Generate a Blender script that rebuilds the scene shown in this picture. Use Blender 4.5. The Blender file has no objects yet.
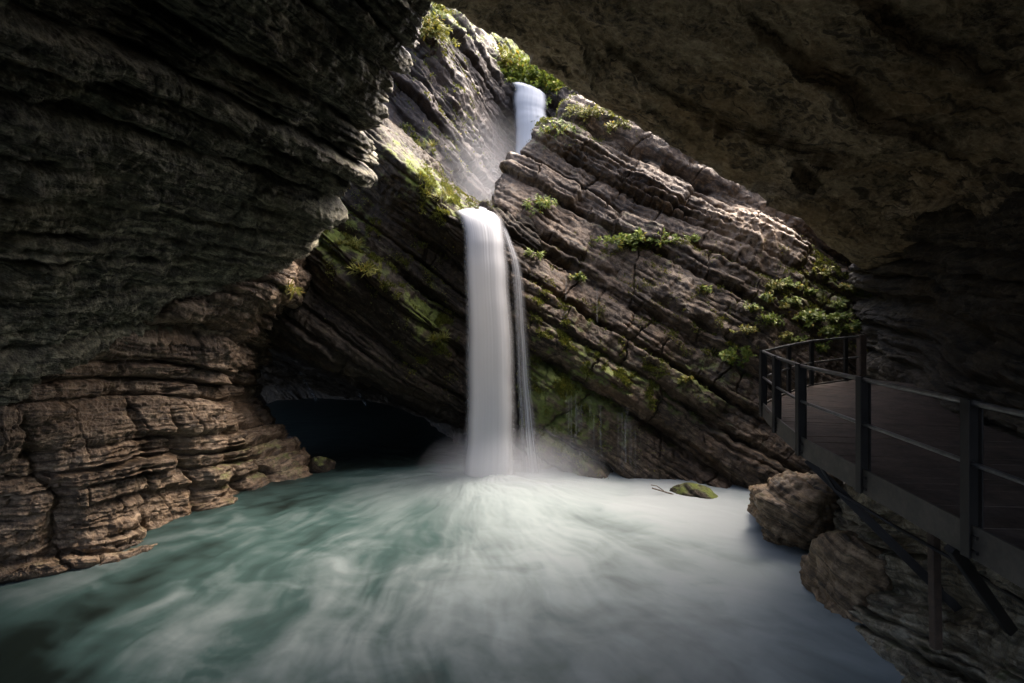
import bpy, math, random
import numpy as np
from mathutils import Vector

Q = 1.0                      # mesh density
random.seed(7)
rng = np.random.default_rng(11)
scene = bpy.context.scene
COL = scene.collection
F, HY, CX, CZ = 512.0, 314.0, 512.0, 5.5     # focal length in pixels, horizon row, centre column, eye height over the pool

def P(px, py, Y):
    return (((px - CX) / F) * Y, Y, CZ - (py - HY) / F * Y)

# ------------------------------------------------------------------ camera, world, sun
cam = bpy.data.cameras.new('camera')
cam.lens, cam.sensor_width = 18.0, 36.0
cam.shift_y = -(341.5 - HY) / 1024.0
cam.clip_start, cam.clip_end = 0.05, 500
camo = bpy.data.objects.new('camera', cam); COL.objects.link(camo)
camo.location = (0, 0, CZ); camo.rotation_euler = (math.radians(90), 0, 0)
scene.camera = camo

SUN_EL, SUN_AZ = 58.0, 58.0           # azimuth measured from +Y towards +X
w = bpy.data.worlds.new('World'); scene.world = w; w.use_nodes = True
nt = w.node_tree; nt.nodes.clear()
sky = nt.nodes.new('ShaderNodeTexSky'); sky.sky_type = 'NISHITA'; sky.sun_disc = False
sky.sun_elevation = math.radians(SUN_EL); sky.sun_rotation = math.radians(SUN_AZ)
sky.dust_density = 7.0; sky.ozone_density = 0.3; sky.air_density = 0.6
bg = nt.nodes.new('ShaderNodeBackground'); bg.inputs['Strength'].default_value = 0.15
wo = nt.nodes.new('ShaderNodeOutputWorld')
nt.links.new(sky.outputs[0], bg.inputs[0]); nt.links.new(bg.outputs[0], wo.inputs[0])
sl = bpy.data.lights.new('sun', 'SUN'); sl.energy = 0.5; sl.angle = math.radians(35); sl.color = (1.0, 0.86, 0.70)
so = bpy.data.objects.new('sun', sl); COL.objects.link(so)
az, el = math.radians(SUN_AZ), math.radians(SUN_EL)
sd = Vector((math.sin(az) * math.cos(el), math.cos(az) * math.cos(el), math.sin(el)))
so.rotation_euler = sd.to_track_quat('Z', 'Y').to_euler(); so.location = (0, 20, 60)
vs = scene.view_settings
vs.view_transform = 'Standard'; vs.look = 'None'; vs.gamma = 1; vs.use_curve_mapping = False
vs.exposure = 3.15
cy = scene.cycles
cy.use_denoising = True; scene.render.filter_size = 1.05
cy.max_bounces = 8; cy.diffuse_bounces = 5; cy.glossy_bounces = 3; cy.transparent_max_bounces = 24; cy.volume_bounces = 1
cy.caustics_reflective = False; cy.caustics_refractive = False; cy.sample_clamp_indirect = 4.0

# ------------------------------------------------------------------ noise
_perm = np.arange(256); np.random.default_rng(3).shuffle(_perm); _perm = np.concatenate([_perm, _perm, _perm]).astype(np.int32)
_g = np.random.default_rng(5).normal(size=(256, 3)); _g = (_g / np.linalg.norm(_g, axis=1)[:, None]).astype(np.float32)
_gx, _gy, _gz = _g[:, 0].copy(), _g[:, 1].copy(), _g[:, 2].copy()

def perlin(x, y, z):
    x = np.asarray(x, np.float32); y = np.asarray(y, np.float32); z = np.asarray(z, np.float32)
    xi = np.floor(x); yi = np.floor(y); zi = np.floor(z)
    xf, yf, zf = x - xi, y - yi, z - zi
    X = xi.astype(np.int32) & 255; Y = yi.astype(np.int32) & 255; Z = zi.astype(np.int32) & 255
    f = lambda t: t * t * t * (t * (t * 6 - 15) + 10)
    u, v, ww = f(xf), f(yf), f(zf)
    A0 = _perm[X] + Y; A1 = _perm[X + 1] + Y
    B00 = _perm[A0] + Z; B01 = _perm[A0 + 1] + Z; B10 = _perm[A1] + Z; B11 = _perm[A1 + 1] + Z
    def g(h, a, b, c):
        h = _perm[h]
        return _gx[h] * a + _gy[h] * b + _gz[h] * c
    x0 = g(B00, xf, yf, zf); x1 = g(B10, xf - 1, yf, zf); r00 = x0 + u * (x1 - x0)
    x0 = g(B01, xf, yf - 1, zf); x1 = g(B11, xf - 1, yf - 1, zf); r10 = x0 + u * (x1 - x0)
    x0 = g(B00 + 1, xf, yf, zf - 1); x1 = g(B10 + 1, xf - 1, yf, zf - 1); r01 = x0 + u * (x1 - x0)
    x0 = g(B01 + 1, xf, yf - 1, zf - 1); x1 = g(B11 + 1, xf - 1, yf - 1, zf - 1); r11 = x0 + u * (x1 - x0)
    r0 = r00 + v * (r10 - r00); r1 = r01 + v * (r11 - r01)
    return (r0 + ww * (r1 - r0)) * 1.5

def fbm(p, scale, octs=4, gain=0.5, off=0.0, ridged=False):
    out = np.zeros(p.shape[:-1], np.float32); a = 1.0; s = 1.0 / scale; tot = 0
    for k in range(octs):
        n = perlin(p[..., 0] * s + off + 17.3 * k, p[..., 1] * s + 5.1 * k - off, p[..., 2] * s + 9.7 * k)
        if ridged: n = 1 - 2 * np.abs(n)
        out += a * n; tot += a; a *= gain; s *= 2.03
    return out / tot

def hsh(a, b=0, c=0):
    h = (np.asarray(a, np.int64) * 374761393 + np.asarray(b, np.int64) * 668265263 + int(c) * 1442695041) & 0xffffffff
    h = ((h ^ (h >> 13)) * 1274126177) & 0xffffffff
    h = ((h ^ (h >> 16)) * 2246822519) & 0xffffffff
    return ((h ^ (h >> 15)) & 0xffffff).astype(np.float32) / 16777216.0

def sstep(a, b, x):
    t = np.clip((x - a) / (b - a), 0, 1); return t * t * (3 - 2 * t)

def beds(p, n, st, T, L, seed, warp=0.25, block=0.5, groove=0.5, subs=5, gw=1.0):
    """Layered rock: beds of uneven thickness, each split by joints into blocks that stand out by different amounts."""
    n = n.astype(np.float32); st = st.astype(np.float32)
    w1 = fbm(p, 4.5, 2, off=seed) * warp * 2.0 + fbm(p, 1.0, 3, off=seed + 3) * warp * 0.45 + fbm(p, 0.28, 2, off=seed + 5) * T * 0.07
    s = p @ n + w1
    u = p @ st + 0.25 * fbm(p, 0.8, 3, off=seed + 8)
    q = s / T; q = q + 0.35 * np.sin(q * 1.7 + seed)
    k = np.floor(q); f = q - k
    ns = 1 + np.floor(hsh(k, 4, seed) ** 1.3 * subs); x = f * ns; ks = np.floor(x); f2 = x - ks
    d1 = np.minimum(f, 1 - f) * T                     # metres to the nearest main bed plane
    d2 = np.minimum(f2, 1 - f2) * T / ns
    def joint(key, ln, sd):
        ju = u / (ln * (0.6 + 1.1 * hsh(key, 3, sd))) + 31 * hsh(key, 7, sd) + s * (hsh(key, 9, sd) - 0.5) * 1.2 / ln
        ji = np.floor(ju); jf = ju - ji
        va = hsh(key, ji, sd); vb = hsh(key, ji + 1, sd); t = sstep(0.9, 1.0, jf)
        crack = np.exp(-((1 - jf) * ln / 0.035) ** 2) * (hsh(key, ji, sd + 5) > 0.45)
        return va + t * (vb - va), crack
    j1, c1 = joint(k, L * 1.5, seed); j2, c2 = joint(k * 16 + ks, L * 0.6, seed + 1)
    rnd1 = (1 - block) * hsh(k, 0, seed + 1) + block * j1
    rnd2 = 0.45 * hsh(k * 16 + ks, 0, seed + 2) + 0.55 * j2
    g1 = np.exp(-(d1 / (0.05 + 0.05 * T) / gw) ** 2) * (0.25 + 0.75 * hsh(np.round(q), 1, seed + 9))
    g2 = np.exp(-(d2 / (0.02 + 0.03 * T) / gw) ** 2) * (0.1 + 0.9 * hsh(k * 16 + np.round(x), 1, seed + 10) ** 1.5)
    brk = sstep(-0.25, 0.3, fbm(p, 1.3, 3, off=seed + 12))
    rn = 0.12 * sstep(0.0, 0.2, f) * (1 - f)           # slightly rounded upper shoulders
    v = rnd1 * 1.15 + rnd2 * 0.5 * (0.35 + 0.65 * brk) + rn - groove * (g1 * (0.5 + 0.5 * brk) + 0.5 * g2 * brk + 0.35 * c1 + 0.25 * c2 * brk)
    return v - 0.8, s, u

# ------------------------------------------------------------------ surfaces from control nets
def to3(c):
    return P(*c) if len(c) == 3 else tuple(c[1:])
def Wp(x, y, z): return ('w', x, y, z)

def cr(pts, t):
    """Catmull-Rom through pts (n,...,3) at parameters t."""
    n = pts.shape[0]
    ext = np.concatenate([2 * pts[:1] - pts[1:2], pts, 2 * pts[-1:] - pts[-2:-1]], 0)
    i = np.clip(np.floor(t).astype(int), 0, n - 2); f = (t - i).astype(np.float32)
    f = f.reshape((-1,) + (1,) * (pts.ndim - 1))
    p0, p1, p2, p3 = ext[i], ext[i + 1], ext[i + 2], ext[i + 3]
    a = 0.42
    m1 = a * (p2 - p0); m2 = a * (p3 - p1)
    f2, f3 = f * f, f * f * f
    return (2 * f3 - 3 * f2 + 1) * p1 + (f3 - 2 * f2 + f) * m1 + (-2 * f3 + 3 * f2) * p2 + (f3 - f2) * m2

def proj(p):
    y = np.maximum(p[..., 1], 0.6)
    return np.stack([CX + F * p[..., 0] / y, HY - F * (p[..., 2] - CZ) / y], -1)

def spread(coarse, n, axis):
    """Even spacing over the surface as far as the eye sees it."""
    c = np.moveaxis(coarse, axis, 0)
    q = proj(c); d = np.linalg.norm(np.diff(q, axis=0), axis=-1)
    d3 = np.linalg.norm(np.diff(c, axis=0), axis=-1)
    mid = 0.5 * (q[1:] + q[:-1])
    inn = (mid[..., 0] > -120) & (mid[..., 0] < 1144) & (mid[..., 1] > -120) & (mid[..., 1] < 803) & (c[1:, :, 1] > 0.8)
    ww = np.where(inn, np.minimum(np.maximum(d, d3 * 20), 60), np.minimum(d3 * 3, 12)).mean(1) + 0.05
    cdf = np.concatenate([[0], np.cumsum(ww)]); cdf /= cdf[-1]
    return np.interp(np.linspace(0, 1, n), cdf, np.arange(len(cdf)))

def surface(net, nu, nv):
    ctrl = np.array([[to3(c) for c in row] for row in net], np.float32)
    R, C = ctrl.shape[:2]; S = 10
    cu = cr(ctrl, np.linspace(0, R - 1, (R - 1) * S + 1))
    cc = np.moveaxis(cr(np.moveaxis(cu, 1, 0), np.linspace(0, C - 1, (C - 1) * S + 1)), 0, 1)
    tu = spread(cc, nu, 0) / S; tv = spread(cc, nv, 1) / S
    a = cr(ctrl, tu)
    return np.moveaxis(cr(np.moveaxis(a, 1, 0), tv), 0, 1).astype(np.float32)

def normals(p):
    du = np.gradient(p, axis=0); dv = np.gradient(p, axis=1)
    n = np.cross(du, dv); n /= np.linalg.norm(n, axis=-1, keepdims=True) + 1e-9
    return n

def mesh_from(name, co, faces, mat=None, attrs=None, smooth=True, parent=None):
    me = bpy.data.meshes.new(name)
    co = np.ascontiguousarray(co, np.float32).reshape(-1, 3); faces = np.ascontiguousarray(faces, np.int32)
    nf, k = faces.shape
    me.vertices.add(len(co)); me.vertices.foreach_set('co', co.ravel())
    me.loops.add(nf * k); me.loops.foreach_set('vertex_index', faces.ravel())
    me.polygons.add(nf)
    me.polygons.foreach_set('loop_start', np.arange(nf, dtype=np.int32) * k)
    me.polygons.foreach_set('loop_total', np.full(nf, k, np.int32))
    me.polygons.foreach_set('use_smooth', np.full(nf, smooth, bool))
    for nm, a in (attrs or {}).items():
        a = np.ascontiguousarray(a, np.float32)
        if a.ndim == 2:
            at = me.attributes.new(nm, 'FLOAT_VECTOR', 'POINT'); at.data.foreach_set('vector', a.ravel())
        else:
            at = me.attributes.new(nm, 'FLOAT', 'POINT'); at.data.foreach_set('value', a)
    me.update(calc_edges=True); me.validate()
    o = bpy.data.objects.new(name, me); COL.objects.link(o)
    if mat: me.materials.append(mat)
    if parent: o.parent = parent
    return o

def grid_faces(nu, nv):
    i = np.arange(nu * nv).reshape(nu, nv)
    return np.stack([i[:-1, :-1], i[1:, :-1], i[1:, 1:], i[:-1, 1:]], -1).reshape(-1, 4)

def tag(o, label=None, cat=None, group=None, kind=None):
    if label: o['label'] = label
    if cat: o['category'] = cat
    if group: o['group'] = group
    if kind: o['kind'] = kind
    return o

def unit(v): v = np.asarray(v, np.float32); return v / np.linalg.norm(v)

ROCKS = {}
def rock(key, name, net, nu, nv, line, into, mat, label, T=0.55, amp=0.3, L=1.6, seed=1, warp=0.25, rough=0.12,
         fine=1.0, lump=0.25, block=0.5, shape=None, mod=None, kind='structure', moss=None, flip=False, groove=0.5, subs=5, gw=1.0, pale=None):
    """line: two net points that lie along one bedding line; into: a direction lying in the beds."""
    nu, nv = int(nu * Q), int(nv * Q)
    p = surface(net, nu, nv)
    n = normals(p)
    tc = np.array([0, 2, CZ], np.float32) - p
    if (np.sum(n * tc, -1).mean() < 0) != flip: n = -n
    d = unit(np.array(to3(line[1])) - np.array(to3(line[0])))
    bn = unit(np.cross(d, into))
    if bn[2] < 0: bn = -bn
    if shape is not None: p = p + n * shape(p)[..., None]
    p = p + n * (fbm(p, 2.6, 3, off=seed * 1.7) * lump)[..., None]
    m = sstep(-0.35, 0.35, fbm(p, 3.0, 2, off=seed + 20)) * 0.75 + 0.45
    if mod is not None: m = m * mod(p)
    v1, s, u = beds(p, bn, d, T, L, seed, warp, block, groove, subs, gw)
    v2, _, _ = beds(p, bn, d, T * 0.22, L * 0.35, seed + 31, warp * 0.8, block, groove, 2)
    fm = sstep(-0.15, 0.45, fbm(p, 1.8, 3, off=seed + 60))
    h = amp * m * (v1 * 0.8 + v2 * 0.22 * fine * (0.25 + 0.75 * fm))
    h = h + rough * fbm(p, 0.9, 6, 0.6, off=seed + 40) + rough * 0.7 * fbm(p, 0.4, 4, 0.62, off=seed + 50, ridged=True) * (0.4 + 0.6 * (1 - fm))
    h = h + 0.035 * fbm(p, 0.16, 3, 0.6, off=seed + 70, ridged=True) * (0.3 + 0.7 * fm)
    p = p + n * h[..., None]
    cr3 = np.cross(bn, d)
    strat = np.stack([s, u, p @ cr3.astype(np.float32)], -1)
    at = {'strat': strat.reshape(-1, 3)}
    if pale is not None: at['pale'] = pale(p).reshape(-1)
    at['moss'] = (moss(p) if moss is not None else np.zeros(p.shape[:-1])).reshape(-1)
    f = grid_faces(nu, nv)
    o = mesh_from(name, p, f, mat, at)
    # make the faces look to the open side
    nn = normals(p); 
    if (np.sum(nn * n, -1).mean() < 0): nn = -nn
    ROCKS[key] = (p.reshape(-1, 3), nn.reshape(-1, 3), proj(p).reshape(-1, 2))
    tag(o, label, None, None, kind)
    return o

# ------------------------------------------------------------------ materials
class NB:
    def __init__(self, name):
        self.m = bpy.data.materials.new(name); self.m.use_nodes = True
        self.t = self.m.node_tree; self.t.nodes.clear()
        self.out = self.t.nodes.new('ShaderNodeOutputMaterial')
    def n(self, typ, props=None, **ins):
        nd = self.t.nodes.new('ShaderNode' + typ)
        for k, v in (props or {}).items(): setattr(nd, k, v)
        for k, v in ins.items():
            k = k.replace('_', ' ') if k not in nd.inputs else k
            self.set(nd.inputs[k], v)
        return nd
    def set(self, s, v):
        if hasattr(v, 'is_output'): self.t.links.new(v, s)
        else:
            if s.type == 'RGBA' and len(v) == 3: v = (*v, 1)
            s.default_value = v
    def math(self, op, a, b=0.0, clamp=False):
        nd = self.t.nodes.new('ShaderNodeMath'); nd.operation = op; nd.use_clamp = clamp
        self.set(nd.inputs[0], a); self.set(nd.inputs[1], b); return nd.outputs[0]
    def mix(self, f, a, b):
        nd = self.t.nodes.new('ShaderNodeMix'); nd.data_type = 'RGBA'
        self.set(nd.inputs[0], f); self.set(nd.inputs[6], a); self.set(nd.inputs[7], b); return nd.outputs[2]
    def ramp(self, f, stops):
        nd = self.t.nodes.new('ShaderNodeValToRGB'); e = nd.color_ramp.elements
        while len(e) < len(stops): e.new(0.5)
        for x, (pos, c) in zip(e, stops):
            x.position = pos; x.color = (*c, 1) if len(c) == 3 else c
        self.set(nd.inputs[0], f); return nd.outputs[0]
    def step(self, f, a, b):
        nd = self.t.nodes.new('ShaderNodeMapRange'); nd.interpolation_type = 'SMOOTHSTEP'
        self.set(nd.inputs[0], f); nd.inputs[1].default_value = a; nd.inputs[2].default_value = b; return nd.outputs[0]
    def noise(self, vec, scale, detail=4, rough=0.55, dist=0.0):
        nd = self.n('TexNoise', None, Vector=vec, Scale=scale, Detail=detail, Roughness=rough, Distortion=dist); return nd.outputs[0]
    def scale(self, vec, s):
        nd = self.n('Mapping', None, Vector=vec, Scale=s); return nd.outputs[0]
    def done(self, sh):
        self.t.links.new(sh, self.out.inputs['Surface']); return self.m

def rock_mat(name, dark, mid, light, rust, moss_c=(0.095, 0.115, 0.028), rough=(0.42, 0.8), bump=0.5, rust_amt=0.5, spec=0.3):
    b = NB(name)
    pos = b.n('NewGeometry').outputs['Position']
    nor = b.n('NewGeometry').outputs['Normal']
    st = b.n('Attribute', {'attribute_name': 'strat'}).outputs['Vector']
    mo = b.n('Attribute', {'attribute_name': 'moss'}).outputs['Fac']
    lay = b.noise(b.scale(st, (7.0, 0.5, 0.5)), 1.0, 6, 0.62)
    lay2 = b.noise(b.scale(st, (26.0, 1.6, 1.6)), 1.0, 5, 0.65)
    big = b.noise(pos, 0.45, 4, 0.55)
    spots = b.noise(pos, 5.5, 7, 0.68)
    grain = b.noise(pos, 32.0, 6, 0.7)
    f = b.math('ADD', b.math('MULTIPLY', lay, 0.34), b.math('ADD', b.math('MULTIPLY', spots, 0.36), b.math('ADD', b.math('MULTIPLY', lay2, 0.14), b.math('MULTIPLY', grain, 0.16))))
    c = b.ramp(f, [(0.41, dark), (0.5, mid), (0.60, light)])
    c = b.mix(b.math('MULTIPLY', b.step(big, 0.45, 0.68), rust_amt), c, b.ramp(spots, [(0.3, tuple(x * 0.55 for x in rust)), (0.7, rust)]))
    # thin dark partings between the laminae
    c = b.mix(b.math('MULTIPLY', b.step(b.noise(b.scale(st, (15.0, 0.7, 0.7)), 1.0, 5, 0.6), 0.47, 0.36), 0.8), c, tuple(x * 0.6 for x in dark))
    # pale lime crust in irregular patches
    c = b.mix(b.math('MULTIPLY', b.step(b.noise(pos, 1.7, 8, 0.7), 0.56, 0.72), 0.45), c, tuple(x * 1.15 for x in light))
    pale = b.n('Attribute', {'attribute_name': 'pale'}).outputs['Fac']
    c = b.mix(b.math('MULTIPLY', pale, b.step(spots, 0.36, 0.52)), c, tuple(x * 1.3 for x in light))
    up = b.n('SeparateXYZ', None, Vector=nor).outputs['Z']
    mn = b.math('ADD', b.noise(pos, 2.2, 6, 0.65), b.math('MULTIPLY', up, 0.16))
    mf = b.math('MULTIPLY', b.step(b.math('ADD', mn, b.math('MULTIPLY', mo, 0.25)), 0.70, 0.92), b.math('MINIMUM', b.math('MULTIPLY', mo, 1.6), 1.0))
    mc = b.mix(b.noise(pos, 9.0, 4, 0.6), tuple(x * 0.55 for x in moss_c), tuple(x * 1.5 for x in moss_c))
    c = b.mix(mf, c, mc)
    r = b.math('ADD', b.math('MULTIPLY', b.noise(pos, 3.0, 5, 0.6), (rough[1] - rough[0]) * 1.6), rough[0] - 0.15, True)
    r = b.math('MAXIMUM', r, b.math('MULTIPLY', mf, 0.9))
    hgt = b.math('ADD', b.math('MULTIPLY', b.noise(pos, 9.0, 8, 0.68), 0.7), b.math('ADD', b.math('MULTIPLY', lay2, 0.5), b.math('MULTIPLY', grain, 0.35)))
    bp = b.n('Bump', None, Strength=bump, Distance=0.16, Height=hgt).outputs[0]
    pr = b.n('BsdfPrincipled', None, Base_Color=c, Roughness=r, Normal=bp)
    pr.inputs['Specular IOR Level'].default_value = spec
    return b.done(pr.outputs[0])

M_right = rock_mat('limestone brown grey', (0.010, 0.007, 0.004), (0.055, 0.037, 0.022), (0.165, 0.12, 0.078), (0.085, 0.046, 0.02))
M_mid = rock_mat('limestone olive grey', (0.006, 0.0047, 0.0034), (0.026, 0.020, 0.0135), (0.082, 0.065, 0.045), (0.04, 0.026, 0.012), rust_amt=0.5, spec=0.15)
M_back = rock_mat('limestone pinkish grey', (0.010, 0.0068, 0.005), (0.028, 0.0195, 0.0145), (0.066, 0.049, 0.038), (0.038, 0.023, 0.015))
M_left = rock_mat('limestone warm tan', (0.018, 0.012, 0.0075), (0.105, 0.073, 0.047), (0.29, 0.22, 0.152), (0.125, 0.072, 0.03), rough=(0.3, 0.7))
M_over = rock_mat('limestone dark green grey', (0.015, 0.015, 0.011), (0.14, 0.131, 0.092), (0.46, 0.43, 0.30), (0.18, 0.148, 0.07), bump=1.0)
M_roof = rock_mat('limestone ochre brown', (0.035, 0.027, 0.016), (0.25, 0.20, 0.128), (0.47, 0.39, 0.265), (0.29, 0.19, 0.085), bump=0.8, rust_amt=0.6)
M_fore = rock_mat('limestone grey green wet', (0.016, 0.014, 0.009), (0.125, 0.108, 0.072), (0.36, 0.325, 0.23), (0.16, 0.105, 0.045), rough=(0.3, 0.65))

M_dark = rock_mat('soot dark limestone', (0.010, 0.008, 0.005), (0.05, 0.04, 0.026), (0.14, 0.115, 0.075), (0.08, 0.055, 0.025), bump=0.8)  # one dark rock tone, used for the wall behind the walkway
# ------------------------------------------------------------------ rock masses
def blob(p, c, r):
    c = np.array(to3(c), np.float32)
    return np.exp(-np.sum(((p - c) / r) ** 2, -1))

# right cliff
E = [
 [(640,95,30),(640,105,27),(690,118,26),(760,142,25.5),(840,192,25),(960,250,25)],
 [(590,85,27),(574,98,21.8),(640,112,21.4),(720,150,20.8),(800,195,20.0),(920,255,19.2)],
 [(545,150,26),(513,163,20.6),(600,190,20.2),(700,222,19.5),(800,262,18.6),(920,315,18)],
 [(525,205,24),(493,208,19.2),(590,260,18.9),(690,292,18.2),(800,332,17.4),(920,375,17.1)],
 [(545,300,22),(513,292,18.2),(590,350,17.9),(690,380,17.3),(790,410,16.5),(920,440,16.3)],
 [(555,400,21),(520,395,18),(600,425,17.4),(690,440,16.8),(790,460,15.9),(920,490,15.6)],
 [(560,520,20.5),(526,505,17.8),(610,505,17.0),(700,512,16.2),(790,525,15.4),(920,560,15.2)]]
def moss_E(p):
    m = 1.35 * blob(p, (560, 400, 17.6), np.array([1.9, 3, 2.6])) + 0.8 * blob(p, (690, 390, 16.8), np.array([2.2, 3, 1.2]))
    m += 0.8 * blob(p, (830, 300, 18), np.array([2.2, 3, 1.5])) + 0.7 * blob(p, (560, 130, 21), np.array([1.8, 3, 1.2])) + 0.45 * blob(p, (640, 245, 19), np.array([1.8, 3, .8]))
    return np.clip(m + 0.12, 0, 1.4)
def mod_E(p):
    return 1 - 0.45 * blob(p, (745, 235, 19.0), np.array([2.0, 4, 1.6]))
def shp_E(p):
    # two deep bedding clefts and the knobbly pale slab
    k = blob(p, (745, 235, 19.0), np.array([1.9, 4, 1.7]))
    return 0.26 * k * fbm(p, 0.55, 3, off=71, ridged=True) + 0.5 * k
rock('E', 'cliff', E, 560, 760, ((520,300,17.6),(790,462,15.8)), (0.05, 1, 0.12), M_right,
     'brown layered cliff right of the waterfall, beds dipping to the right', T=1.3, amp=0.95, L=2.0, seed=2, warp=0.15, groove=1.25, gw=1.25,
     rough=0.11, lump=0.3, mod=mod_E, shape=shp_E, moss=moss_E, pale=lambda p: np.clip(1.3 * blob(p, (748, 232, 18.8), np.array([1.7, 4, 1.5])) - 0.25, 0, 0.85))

# cliff left of the fall with the undercut recess
Fn = [
 [(180,-90,27),(300,30,27),(390,118,27),(428,160,26),(475,196,25),(500,204,25),(560,206,25)],
 [(180,-40,18.4),(300,55,18.1),(378,132,17.9),(420,172,18.0),(458,211,18.3),(500,216,18.6),(545,214,19.5)],
 [(190,80,18.7),(300,140,18.5),(366,196,18.5),(420,236,18.6),(462,275,18.7),(505,285,18.7),(545,285,19.3)],
 [(190,130,18.8),(300,190,18.5),(362,236,18.5),(418,284,18.6),(461,320,18.8),(505,325,18.7),(545,325,19.2)],
 [(190,155,17.8),(300,215,17.6),(358,262,17.6),(416,312,17.9),(460,345,18.7),(505,365,18.7),(545,365,19.1)],
 [(200,215,18.4),(290,262,18.2),(352,308,18.2),(412,350,18.5),(460,375,18.9),(505,395,18.7),(545,395,19.0)],
 [(200,300,19.0),(270,338,18.8),(350,372,18.9),(405,398,19.0),(460,412,19.2),(505,425,18.8),(545,425,18.9)],
 [(200,335,29),(270,364,30),(350,388,30),(405,407,28),(460,428,21.5),(505,440,18.9),(545,440,18.8)],
 [(200,375,32),(270,385,33),(350,397,33),(405,413,30),(460,442,21.5),(505,458,18.9),(545,460,18.7)],
 [(200,425,31),(270,416,32),(350,416,32),(405,430,28.5),(460,478,20.2),(505,505,18.8),(545,505,18.6)]]
def moss_F(p):
    m = 0.4 * blob(p, (402, 150, 18.3), np.array([1.3, 5, 1.3])) + blob(p, (335, 235, 17.8), np.array([1.3, 3, 1.6])) + 1.0 * blob(p, (425, 320, 18.1), np.array([1.0, 3, 1.6])) + 1.0 * blob(p, (430, 190, 18.4), np.array([1.6, 3, 1.0]))
    return np.clip(m + 0.2 * sstep(4, 6, p[..., 2]), 0, 1.3)
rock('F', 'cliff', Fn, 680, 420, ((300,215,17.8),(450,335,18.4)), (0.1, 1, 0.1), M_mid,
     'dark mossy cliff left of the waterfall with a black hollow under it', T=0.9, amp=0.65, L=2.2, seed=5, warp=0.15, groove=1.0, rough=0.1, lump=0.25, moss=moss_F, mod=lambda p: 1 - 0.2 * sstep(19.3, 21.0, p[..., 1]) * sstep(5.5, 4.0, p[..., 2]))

# far cliff behind the upper fall
G = [
 [(300,-70,36),(380,-40,35),(440,0,38),(484,0,42),(515,8,46),(560,14,48),(640,20,50)],
 [(310,-60,28.5),(390,-30,27),(434,0,27.5),(478,40,31),(510,70,36),(555,76,37),(640,70,38)],
 [(320,40,27.8),(395,50,26.4),(448,75,27.4),(486,92,30.8),(512,88,33),(550,92,33),(640,95,33)],
 [(330,110,27.2),(395,115,26),(455,130,27.3),(490,140,30.6),(514,140,33),(550,145,33),(640,150,32)],
 [(330,180,27),(395,175,25.6),(458,180,27),(494,186,30),(514,190,33),(550,195,33),(640,200,32)],
 [(330,260,27),(400,255,25.5),(460,255,26.8),(494,255,29.5),(514,250,32),(550,250,32),(640,260,31)]]
def moss_G(p):
    m = 1.3 * sstep(34.5, 37, p[..., 1]) + 0.9 * sstep(19.5, 22, p[..., 2]) + 1.2 * blob(p, (412, 150, 25.9), np.array([1.6, 4, 1.5])) + 1.1 * blob(p, (432, 30, 27), np.array([1.2, 4, 2.0]))
    return np.clip(m, 0, 1.3)
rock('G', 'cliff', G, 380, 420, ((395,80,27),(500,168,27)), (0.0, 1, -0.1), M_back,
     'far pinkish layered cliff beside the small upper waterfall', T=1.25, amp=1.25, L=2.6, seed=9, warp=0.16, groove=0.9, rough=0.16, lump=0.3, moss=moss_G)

# left wall, bulging pillars above the pool
LW = [
 [(-260,480,7.2),(0,392,9.6),(100,322,11.8),(200,286,13.4),(264,252,14.8),(288,247,16.5),(330,240,20)],
 [(-260,530,7.3),(0,428,9.5),(100,352,11.5),(200,306,13.0),(274,280,14.2),(285,288,15.6),(322,285,20)],
 [(-260,580,7.6),(0,462,9.8),(100,398,11.7),(180,352,13.3),(244,326,14.8),(252,334,16.4),(285,335,20)],
 [(-260,640,7.8),(-8,500,9.9),(92,450,11.5),(172,410,13.2),(220,384,15.2),(229,386,17),(268,390,20)],
 [(-260,720,7.7),(-8,540,10.1),(88,500,11.4),(172,462,13.3),(228,425,15.6),(247,432,17.2),(290,430,20)],
 [(-260,780,7.5),(0,572,10.5),(92,548,11.5),(182,514,13.6),(268,478,16.4),(300,475,17.4),(340,468,20)],
 [(-260,900,7.2),(0,622,10.2),(100,592,11.2),(192,552,13.2),(280,512,16.0),(308,500,17.0),(350,495,20)]]
def shp_LW(p):
    q = proj(p)[..., 0] * 0 + (p[..., 0] * 0.5 + p[..., 1] * 0.86)     # along the wall
    q = q + 0.9 * fbm(p, 1.6, 3, off=91) + 0.22 * (p[..., 2] - 2)
    low = sstep(4.6, 2.6, p[..., 2])
    cell = np.array([3.2, 4.3, 6.4, 7.3, 9.0, 10.2, 12.0])
    out = np.zeros(q.shape, np.float32); 
    for a, b in zip(cell[:-1], cell[1:]):
        t = (q - a) / (b - a); ins = (t > 0) & (t < 1)
        out = np.where(ins, np.sqrt(np.clip(1 - (2 * t - 1) ** 2, 0, 1)) * (b - a) * 0.27 , out)
    return (out - 0.3) * low * sstep(-0.6, 0.5, p[..., 2] + 0.8)
def moss_LW(p):
    return np.clip(0.7 * blob(p, (275, 455, 16), np.array([1.6, 2.5, .9])) + 0.2 * sstep(1.2, 0.1, p[..., 2]) + .3 * blob(p, (285, 290, 14), np.array([.4, 2, .4])), 0, 1.2)
for r_, z_ in zip(LW, (8.5, 6.5, 5, 3.5, 2, 0.5, -0.8)):
    r_.insert(0, Wp(-11.5, -1, z_)); r_.insert(0, Wp(-12, -8, z_))  # unseen wall extended behind the camera to cut sky fill
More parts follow.
